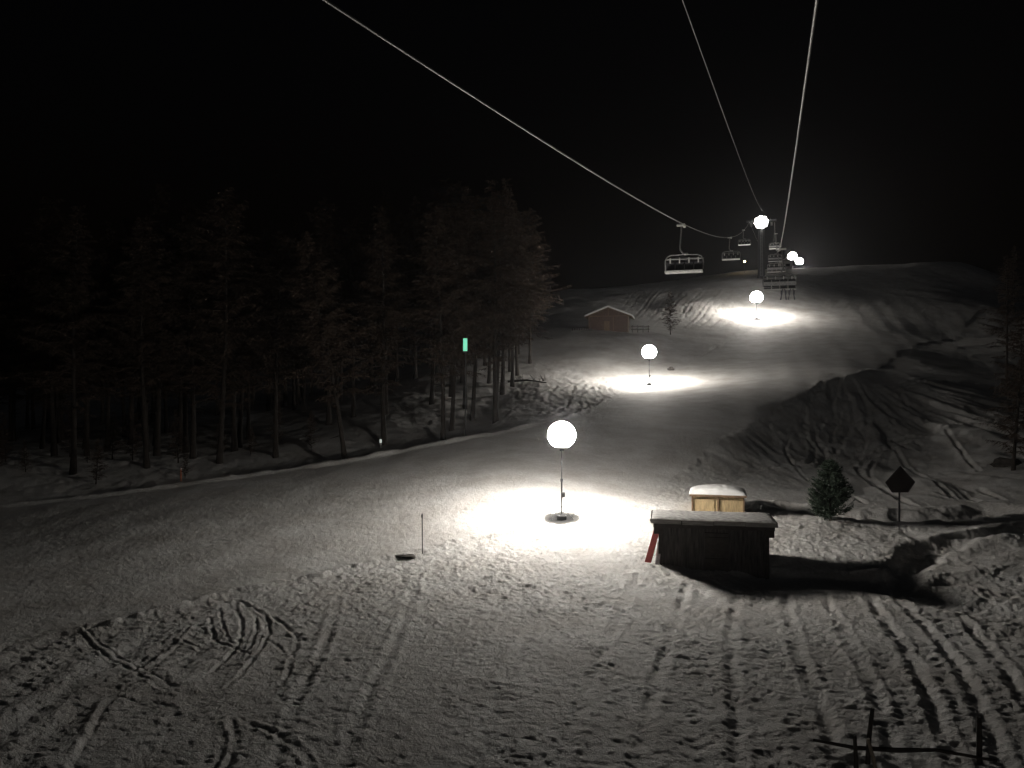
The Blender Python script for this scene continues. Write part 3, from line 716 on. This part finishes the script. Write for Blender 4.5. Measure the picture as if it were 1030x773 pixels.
m = MB(); m.box((-.62, -D/2-.05, SH/2), (.85, .03, SH-.25)); m.box((-.62, -D/2-.07, SH*.35), (.85, .02, .1)); m.build('door', PINEWOOD, shed)
m = MB(); m.box((0, 0, SH+.06), (W+.3, D+.5, .12)); rf = m.build('roof', PINETRIM, shed)
m = MB(); vs = []; nx, ny = 36, 20
for j in range(ny+1):
    for i in range(nx+1):
        a = i/nx*2-1; b = j/ny*2-1
        q = max(0, (1-abs(a)**2.6))*max(0, (1-abs(b)**3)); vs.append((a*(W+.34)/2, b*(D+.5)/2, SH+.122+.38*q**.36*(1-.28*a*a)+.03*Z(a, b)*q))
m.add(vs, [(j*(nx+1)+i, j*(nx+1)+i+1, (j+1)*(nx+1)+i+1, (j+1)*(nx+1)+i) for j in range(ny) for i in range(nx)])
m.build('snow_cap', SNOWCAP, rf, True)
tag(shed, 'small yellow pine shed with a thick rounded snow cap behind the dark barn', 'shed')
# red board and white board leaning beside barn
def board(name, a, b, wd, th, m_, lab, cat):
    a = Vector(a); b = Vector(b); d = (b-a); c = (a+b)/2
    q = d.to_track_quat('Z', 'Y').to_matrix()
    m = MB(); m.bbox((0, 0, 0), (wd, th, d.length), .008, q)
    o = m.build(name, m_, None); o.location = c; tag(o, lab, cat); return o
g = ground(650, 566)
board('red_board', (g.x-.0, 36.0, g.z+.0), (g.x+.55, 36.8, g.z+1.3), .3, .05, RED, 'red board leaning against the left end of the dark barn', 'board')
board('pale_board', (g.x+.42, 36.0, g.z-.1), (g.x+.66, 36.7, g.z+.8), .2, .04, WHITE_P, 'white board leaning between the red board and the dark barn', 'board')

# ------------------------------------------------------------------ diamond sign
g = ground(905, 528)
sg = empty('trail_sign', g, R(4))
m = MB(); m.tube([(0, .04, -.3), (0, .04, 2.2)], .05, 8); m.build('post', DSTEEL, sg)
m = MB(); o5 = [(0, 2.95), (.80, 2.1), (.44, 1.58), (-.44, 1.58), (-.80, 2.1)]
vs = [(x, -.03, z) for x, z in o5]+[(x, .0, z) for x, z in o5]
m.add(vs, [(0, 1, 2, 3, 4), (9, 8, 7, 6, 5)]+[(i, (i+1) % 5, (i+1) % 5+5, i+5) for i in range(5)])
m.build('plate', PLATE, sg)
m = MB()
for i in range(5):
    a = Vector((o5[i][0], -.045, o5[i][1])); b = Vector((o5[(i+1) % 5][0], -.045, o5[(i+1) % 5][1])); m.tube([a, b], .025, 5)
m.build('rim', DSTEEL, sg)
m = MB(); m.box((0, .025, 2.0), (.7, .03, .06)); m.build('bracket', DSTEEL, sg)
tag(sg, 'dark diamond-shaped sign with cut-off bottom on a post beside the small fir', 'sign')

# green lit panel in the wood
gp = ground(468, 437)
Yg = gp.y; zc = (CY-347)/F*Yg; sp = empty('lit_panel', gp, 0)
hz = zc-gp.z
m = MB(); m.tube([(0, .12, -.2), (0, .12, hz+.6)], .05, 8); m.build('post', BLACK, sp)
m = MB(); m.bbox((0, .0, hz), (.44, .12, 1.2), .02); bx_ = m.build('case', DSTEEL, sp)
m = MB(); m.box((0, -.07, hz), (.34, .015, 1.06)); m.build('screen', emit('green_screen', (.22, .85, .55), .75), bx_)
tag(sp, 'upright glowing green panel on a post among the dark larches', 'sign')
# stakes
def stake(u, v, h, m_, lab, top=None, r=.03, lean=0):
    g = ground(u, v); o = empty('marker_pole', g)
    m = MB(); m.tube([(0, 0, -.3), (lean*.5, 0, h*.5), (lean, 0, h)], [r, r, r*.8], 8); m.build('pole', m_, o)
    if top: m = MB(); m.lathe([(r*1.05, h*.9), (r*1.4, h*.9), (r*1.4, h*.97), (r*.9, h*.97)], 10, (lean, 0, 0)); m.build('band', top, o)
    tag(o, lab, 'pole'); return o
stake(425, 557, 1.9, DSTEEL, 'thin dark pole standing in snow at the near edge of the piste', BLACK, .022, -.02)
stake(182, 470, 1.15, ORANGE, 'short red stake at the far edge of the piste before the larches', WHITE_P, .05)
stake(27, 497, .9, DSTEEL, 'short grey stake at the far left edge of the piste', None, .035)
g = ground(383, 436); o = empty('reflector_post', g)
m = MB(); m.bbox((0, 0, .35), (.16, .08, .9), .015); m.build('post', GREYPLASTIC, o)
m = MB(); m.box((0, -.05, .62), (.2, .02, .34)); m.build('reflector', emit('reflector_glow', (.7, .78, .72), .55), o)  # reflected gleam put in as emission; the plate is no lamp
tag(o, 'small pale reflector post gleaming at the foot of the dark larches', 'post')
def rock(u, v, s, lab, name='rock', m_=ROCK, seed=1, cat='rock', lift=.2):
    g = ground(u, v); bm = bmesh.new(); bmesh.ops.create_icosphere(bm, subdivisions=3, radius=1)
    rr = random.Random(seed)
    for vt in bm.verts:
        k = 1+.25*math.sin(vt.co.x*3+seed)*math.cos(vt.co.y*4+seed*2)+.12*math.sin(vt.co.z*9+seed)+rr.uniform(-.05, .05)
        vt.co = Vector((vt.co.x*s[0]*k, vt.co.y*s[1]*k, vt.co.z*s[2]*k))
    me = bpy.data.meshes.new(name); bm.to_mesh(me); bm.free(); me.materials.append(m_)
    o = bpy.data.objects.new(name, me); link(o); o.location = g+Vector((0, 0, s[2]*lift)); tag(o, lab, cat); return o
rock(408, 560, (.5, .3, .09), 'flat dark clod lying left of the thin pole at the piste edge', 'dirt_clod', seed=3, cat='clod')
rock(675, 372, (.55, .5, .35), 'small dark stone on the slope right of the second balloon lamp', seed=5)
rock(1012, 464, (1.0, .7, .5), 'dark boulder poking from the bank near the right edge', seed=8)

# ------------------------------------------------------------------ broken fence at the bottom right
fx = empty('broken_fence', ground(928, 775)); gf = fx.location.copy()
def fpost(u, vb, vt, r, m_, nm='post', lean=0):
    g = ground(u, vb); h = (vb-vt)/F*g.y; a = g-gf
    m = MB(); m.tube([a+Vector((0, 0, -.3)), a+Vector((lean*.4, 0, h*.5)), a+Vector((lean, 0, h))], [r, r*.95, r*.75], 8); m.build(nm, m_, fx)
fpost(872, 768, 712, .055, WOODBEAM, lean=.12); fpost(985, 768, 722, .06, WOODBEAM); fpost(862, 785, 738, .05, WOODBEAM, lean=-.05); fpost(884, 790, 742, .045, ROADB, 'stave', -.22)
a = ground(818, 748)-gf+Vector((0, 0, .08)); b = ground(905, 763)-gf+Vector((0, 0, .2)); c = ground(1003, 775)-gf+Vector((0, 0, .12))
m = MB(); m.tube([a, a.lerp(b, .5)+Vector((0, 0, -.06)), b, b.lerp(c, .4)+Vector((0, .1, .05)), c], [.03, .045, .055, .04, .03], 8); m.build('rail', WOODBEAM, fx)
tag(fx, 'broken dark wooden fence with leaning posts at the bottom right corner', 'fence')

# ------------------------------------------------------------------ trees
def larch_meshes(seed, Ht, bare, rad, dens=1.0):
    rr = random.Random(seed)
    t = MB(); K = 12; lean = (rr.uniform(-.03, .03), rr.uniform(-.02, .02)); ax = []
    for i in range(K+1):
        q = i/K; ax.append(Vector((lean[0]*q*Ht+.15*math.sin(q*5+seed), lean[1]*q*Ht+.12*math.cos(q*4+seed)-.12, q*Ht)))
    r0 = .0085*Ht+.03
    rads = [max(.015, r0*(1-i/K)**.85*(1.35 if i == 0 else 1)) for i in range(K+1)]
    t.tube([ax[0]-Vector((0, 0, .8))]+ax, [rads[0]*1.15]+rads, 9)
    def axp(z):
        q = min(.999, max(0, z/Ht))*K; i = int(q); return ax[i].lerp(ax[i+1], q-i)
    c = MB(); nb = int(95*dens)
    dead = MB()
    for k in range(nb):
        q = bare+(1-bare)*(k/nb)**.9; z = q*Ht+rr.uniform(-.2, .2)
        if z > Ht*.99: continue
        s = (q-bare)/(1-bare)
        prof = (min(1, s*6)**.6)*(1-s)**(.6+.12*(seed % 3))+.06
        L = rad*prof*rr.uniform(.4, 1.2); an = rr.uniform(0, 2*math.pi)
        d = Vector((math.cos(an), math.sin(an), 0)); p0 = axp(z)
        droop = rr.uniform(-.45, .35)
        pp = [p0, p0+d*L*.5+Vector((0, 0, L*(.12-droop*.5))), p0+d*L+Vector((0, 0, L*(.1-droop)))]
        c.tube(pp, [.035, .022, .008], 3, False)
        nt = int(8+L*15*dens)
        for j in range(nt):
            u = rr.uniform(.12, 1.0); b = pp[0].lerp(pp[1], u*2) if u < .5 else pp[1].lerp(pp[2], u*2-1)
            sa = an+rr.choice((-1, 1))*rr.uniform(.3, 1.4); ln = rr.uniform(.25, .75)*(1.15-u*.6)*min(1.3, .5+L*.35)
            e = Vector((math.cos(sa)*.7, math.sin(sa)*.7, rr.uniform(-.9, .1))).normalized()*ln
            wv = Vector((rr.uniform(-1, 1), rr.uniform(-1, 1), rr.uniform(-1, 1))).cross(e)
            if wv.length < 1e-4: continue
            wv = wv.normalized()*rr.uniform(.012, .028)
            c.add([b-wv*.5, b+wv*.5, b+e*.6+wv, b+e, b+e*.6-wv], [(0, 1, 2, 3, 4)])
    for k in range(10):       # dead stubs on the lower stem
        z = Ht*rr.uniform(.1, max(.12, bare)); p0 = axp(z); an = rr.uniform(0, 6.28); L = rr.uniform(.3, 1.3)
        t.tube([p0, p0+Vector((math.cos(an)*L, math.sin(an)*L, rr.uniform(-.3, .1)*L))], [.03, .01], 4, False)
    return t, c
protos = []
for i, (Ht, bare, rad, dens) in enumerate(((21, .22, 4.6, 1.6), (23, .2, 5.2, 1.6), (19, .26, 4.4, 1.5), (16, .1, 4.2, 1.4), (22, .3, 4.6, 1.6))):
    t, c = larch_meshes(20+i, Ht, bare, rad, dens)
    ot = t.build('trunk', BARK, None, True); oc = c.build('crown', TWIG, None)
    protos.append((Ht, ot.data, oc.data)); bpy.data.objects.remove(ot); bpy.data.objects.remove(oc)
def larch(x, y, kind, h, rz, label, group=None, zoff=0, lean=0, name='larch_tree'):
    Ht, mt, mc = protos[kind]
    r = empty(name, (x, y, HZ(x, y)-.1+zoff), rz); s = h/Ht*(1.08 if h > 18 else 1); r.scale = (s*1.05, s*1.05, s)
    r.rotation_euler = (0, lean, rz)
    link(bpy.data.objects.new('trunk', mt), r); link(bpy.data.objects.new('crown', mc), r)
    tag(r, label, 'tree', group); return r
TG = 'larches in the dark wood left of the piste'
edge = [(500, 417, 0, 22, 'thick straight larch trunk nearest the lamps at the right end of the wood', 0), (447, 432, 2, 20, 'larch standing furthest forward right of the reflector post', .0),
        (456, 420, 4, 21, 'slim larch close behind the furthest forward larch', .0), (434, 405, 1, 22, 'larch set back left of the lit green panel', 0), (477, 412, 4, 22, 'larch just right of the lit green panel', 0),
        (347, 452, 2, 19, 'leaning larch left of the reflector post', R(8)), (388, 434, 0, 21, 'larch beside the small reflector post', 0), (222, 460, 1, 24, 'pale-stemmed larch right of the short red stake', 0),
        (72, 468, 0, 22, 'broad larch near the left edge of the picture', 0), (146, 466, 4, 21, 'larch left of the short red stake', 0), (275, 452, 2, 20, 'larch between the pale-stemmed one and the leaning one', 0),
        (500, 412, 4, 21, 'second stem close behind the thick straight larch', 0)]
taken = []
for u, v, k, h, lab, ln in edge:
    x, y = hit(u, v); taken.append((x, y)); larch(x, y, k, h, random.uniform(0, 6.28), lab, TG, 0, ln)
rr = random.Random(3); cnt = 0; tries = 0
lab_b = 'dark brown larch deep in the wood behind the front row'
while cnt < 84 and tries < 4000:
    tries += 1
    u = rr.uniform(-60, 552); Y = rr.uniform(66, 135); x = (u-CX)/F*Y
    eY = np.interp(u, [-60, 0, 200, 350, 450, 520, 552], [62, 63, 68, 75, 84, 98, 112])
    if Y < eY+2: continue
    if min(math.hypot(x-a, Y-b) for a, b in taken) < 3.1: continue
    taken.append((x, Y)); cnt += 1
    larch(x, Y, rr.choice((0, 1, 2, 4, 0, 1)), rr.uniform(19, 26), rr.uniform(0, 6.28), lab_b, TG)
for k in range(26):  # undergrowth added to cast shade on the wood floor
    u = -50+k*15+rr.uniform(-5, 5); Y = np.interp(u, [-60, 0, 200, 350, 450], [60, 60, 66, 73, 82])+rr.uniform(4, 16); x = (u-CX)/F*Y
    if min(math.hypot(x-a, Y-b) for a, b in taken) < 1.6: continue
    taken.append((x, Y)); larch(x, Y, 3, rr.uniform(2.2, 6), rr.uniform(0, 6.28), 'small young larch added to shade the foot of the wood', 'young larches added for shade below the wood', name='shade_sapling')
# fallen branches in front of wood
for i, (u, v, L) in enumerate(((530, 386, 5), (590, 0, 0))[:1]):
    g = ground(u, v); m = MB()
    m.tube([Vector((-L/2, 0, .3)), Vector((0, .3, .5)), Vector((L/2, -.3, .15))], [.16, .12, .05], 7)
    for k in range(26):
        a = rr.uniform(-.5, .5)*L; m.tube([Vector((a, .1, .4)), Vector((a+rr.uniform(-.6, .6), rr.uniform(-.6, .6), .4+rr.uniform(.1, .9)))], [.03, .01], 4, False)
    o = m.build('fallen_tree', BARK, None); o.location = g; tag(o, 'dark fallen tree lying on the snow at the right end of the wood', 'fallen tree')
# lone small larch near cabin
x, y = hit(674, 337); larch(x, y, 3, 8.2, 1.0, 'lone small brown larch on the slope right of the cabin')
# trees at right
for u, v, k, h, lab in ((1022, 470, 3, 12, 'reddish larch at the right edge above the bank'), (1012, 380, 0, 17, 'dim larch on the dark slope behind the edge larch'), (1050, 420, 3, 15, 'larch cut by the right edge of the picture'),
                        (1020, 318, 0, 15, 'larch on the far right shoulder of the ridge')):
    x, y = hit(u, v); larch(x, y, k, h, random.uniform(0, 6), lab, 'larches on the right side of the slope')
# small fir
g = ground(835, 526); fir = empty('young_fir', g); fir.scale = (1.2, 1.2, 1.1)
m = MB(); m.tube([(0, 0, -.2), (0, 0, 2.7), (0, 0, 3.0)], [.07, .02, .008], 7); m.build('trunk', BARK, fir)
m = MB(); rr = random.Random(9)
for k in range(300):
    q = (k/300)**.9; z = .12+q*2.75; L = (1.1*(1-q)**.62*(.7+.3*min(1, q*6)) + .05)*rr.uniform(.72, 1.12); an = rr.uniform(0, 6.283)
    d = Vector((math.cos(an), math.sin(an), 0)); up = rr.uniform(.1, .75)
    p0 = Vector((0, 0, z)); p1 = p0+d*L*.6+Vector((0, 0, L*.6*up*.5)); p2 = p0+d*L+Vector((0, 0, L*up))
    m.tube([p0, p1, p2], [.014, .01, .004], 3, False)
    for j in range(int(24+L*80)):
        u = rr.uniform(.15, 1); b = p0.lerp(p1, u/.6) if u < .6 else p1.lerp(p2, (u-.6)/.4)
        e = Vector((rr.gauss(0, 1), rr.gauss(0, 1), rr.gauss(0, .8)))+d*.9; e = e.normalized()*rr.uniform(.07, .17)
        wv = e.cross(Vector((rr.gauss(0, 1), rr.gauss(0, 1), rr.gauss(0, 1)))).normalized()*.016
        m.add([b-wv, b+wv, b+e], [(0, 1, 2)])
m.build('crown', NEEDLE, fir)
tag(fir, 'young dark green fir standing in the snow left of the diamond sign', 'tree')

# ------------------------------------------------------------------ lamp of the same row behind the viewpoint
lb = make_lamp(.74, 4.2, .5); lb.location = (-24, -34, HZ(-24, -34)); tag(lb, 'balloon lamp of the same row further down the hill', 'lamp', LG)

# ------------------------------------------------------------------ air
def haze():
    m = bpy.data.materials.new('night_haze'); m.use_nodes = True; nt = m.node_tree
    nt.nodes.remove(nt.nodes['Principled BSDF']); v = nt.nodes.new('ShaderNodeVolumePrincipled')
    v.inputs['Color'].default_value = (.92, .94, 1, 1); v.inputs['Density'].default_value = .00015; v.inputs['Anisotropy'].default_value = .82
    nt.links.new(v.outputs['Volume'], nt.nodes['Material Output'].inputs['Volume'])
    b = MB(); b.box((0, 0, 20), (1840, 1840, 220)); o = b.build('haze', m); tag(o, kind='stuff')
haze()

# ------------------------------------------------------------------ world, sun (added night fill), camera
w = bpy.data.worlds.new('World'); S.world = w; w.use_nodes = True; nt = w.node_tree
sky = nt.nodes.new('ShaderNodeTexSky'); sky.sky_type = 'NISHITA'; sky.sun_disc = False; sky.sun_elevation = R(-3); sky.sun_rotation = R(200)
bg = nt.nodes['Background']; nt.links.new(sky.outputs['Color'], bg.inputs['Color']); bg.inputs['Strength'].default_value = .012
sl = bpy.data.lights.new('night_fill', 'SUN'); sl.energy = .006; sl.angle = R(.5); sl.color = (.85, .92, 1)  # faint sun added as ambient fill for the slopes; no moon known here
so = bpy.data.objects.new('night_fill', sl); link(so); so.rotation_euler = (R(50), 0, R(30))
cam = bpy.data.cameras.new('camera'); cam.sensor_width = 36; cam.lens = 36*F/1030; cam.clip_end = 3000; cam.clip_start = .1
co = bpy.data.objects.new('camera', cam); link(co); co.location = (0, 0, 0); co.rotation_euler = (R(90), 0, 0); S.camera = co
S.view_settings.view_transform = 'Standard'; S.view_settings.look = 'None'; S.view_settings.gamma = 1; S.view_settings.exposure = 0
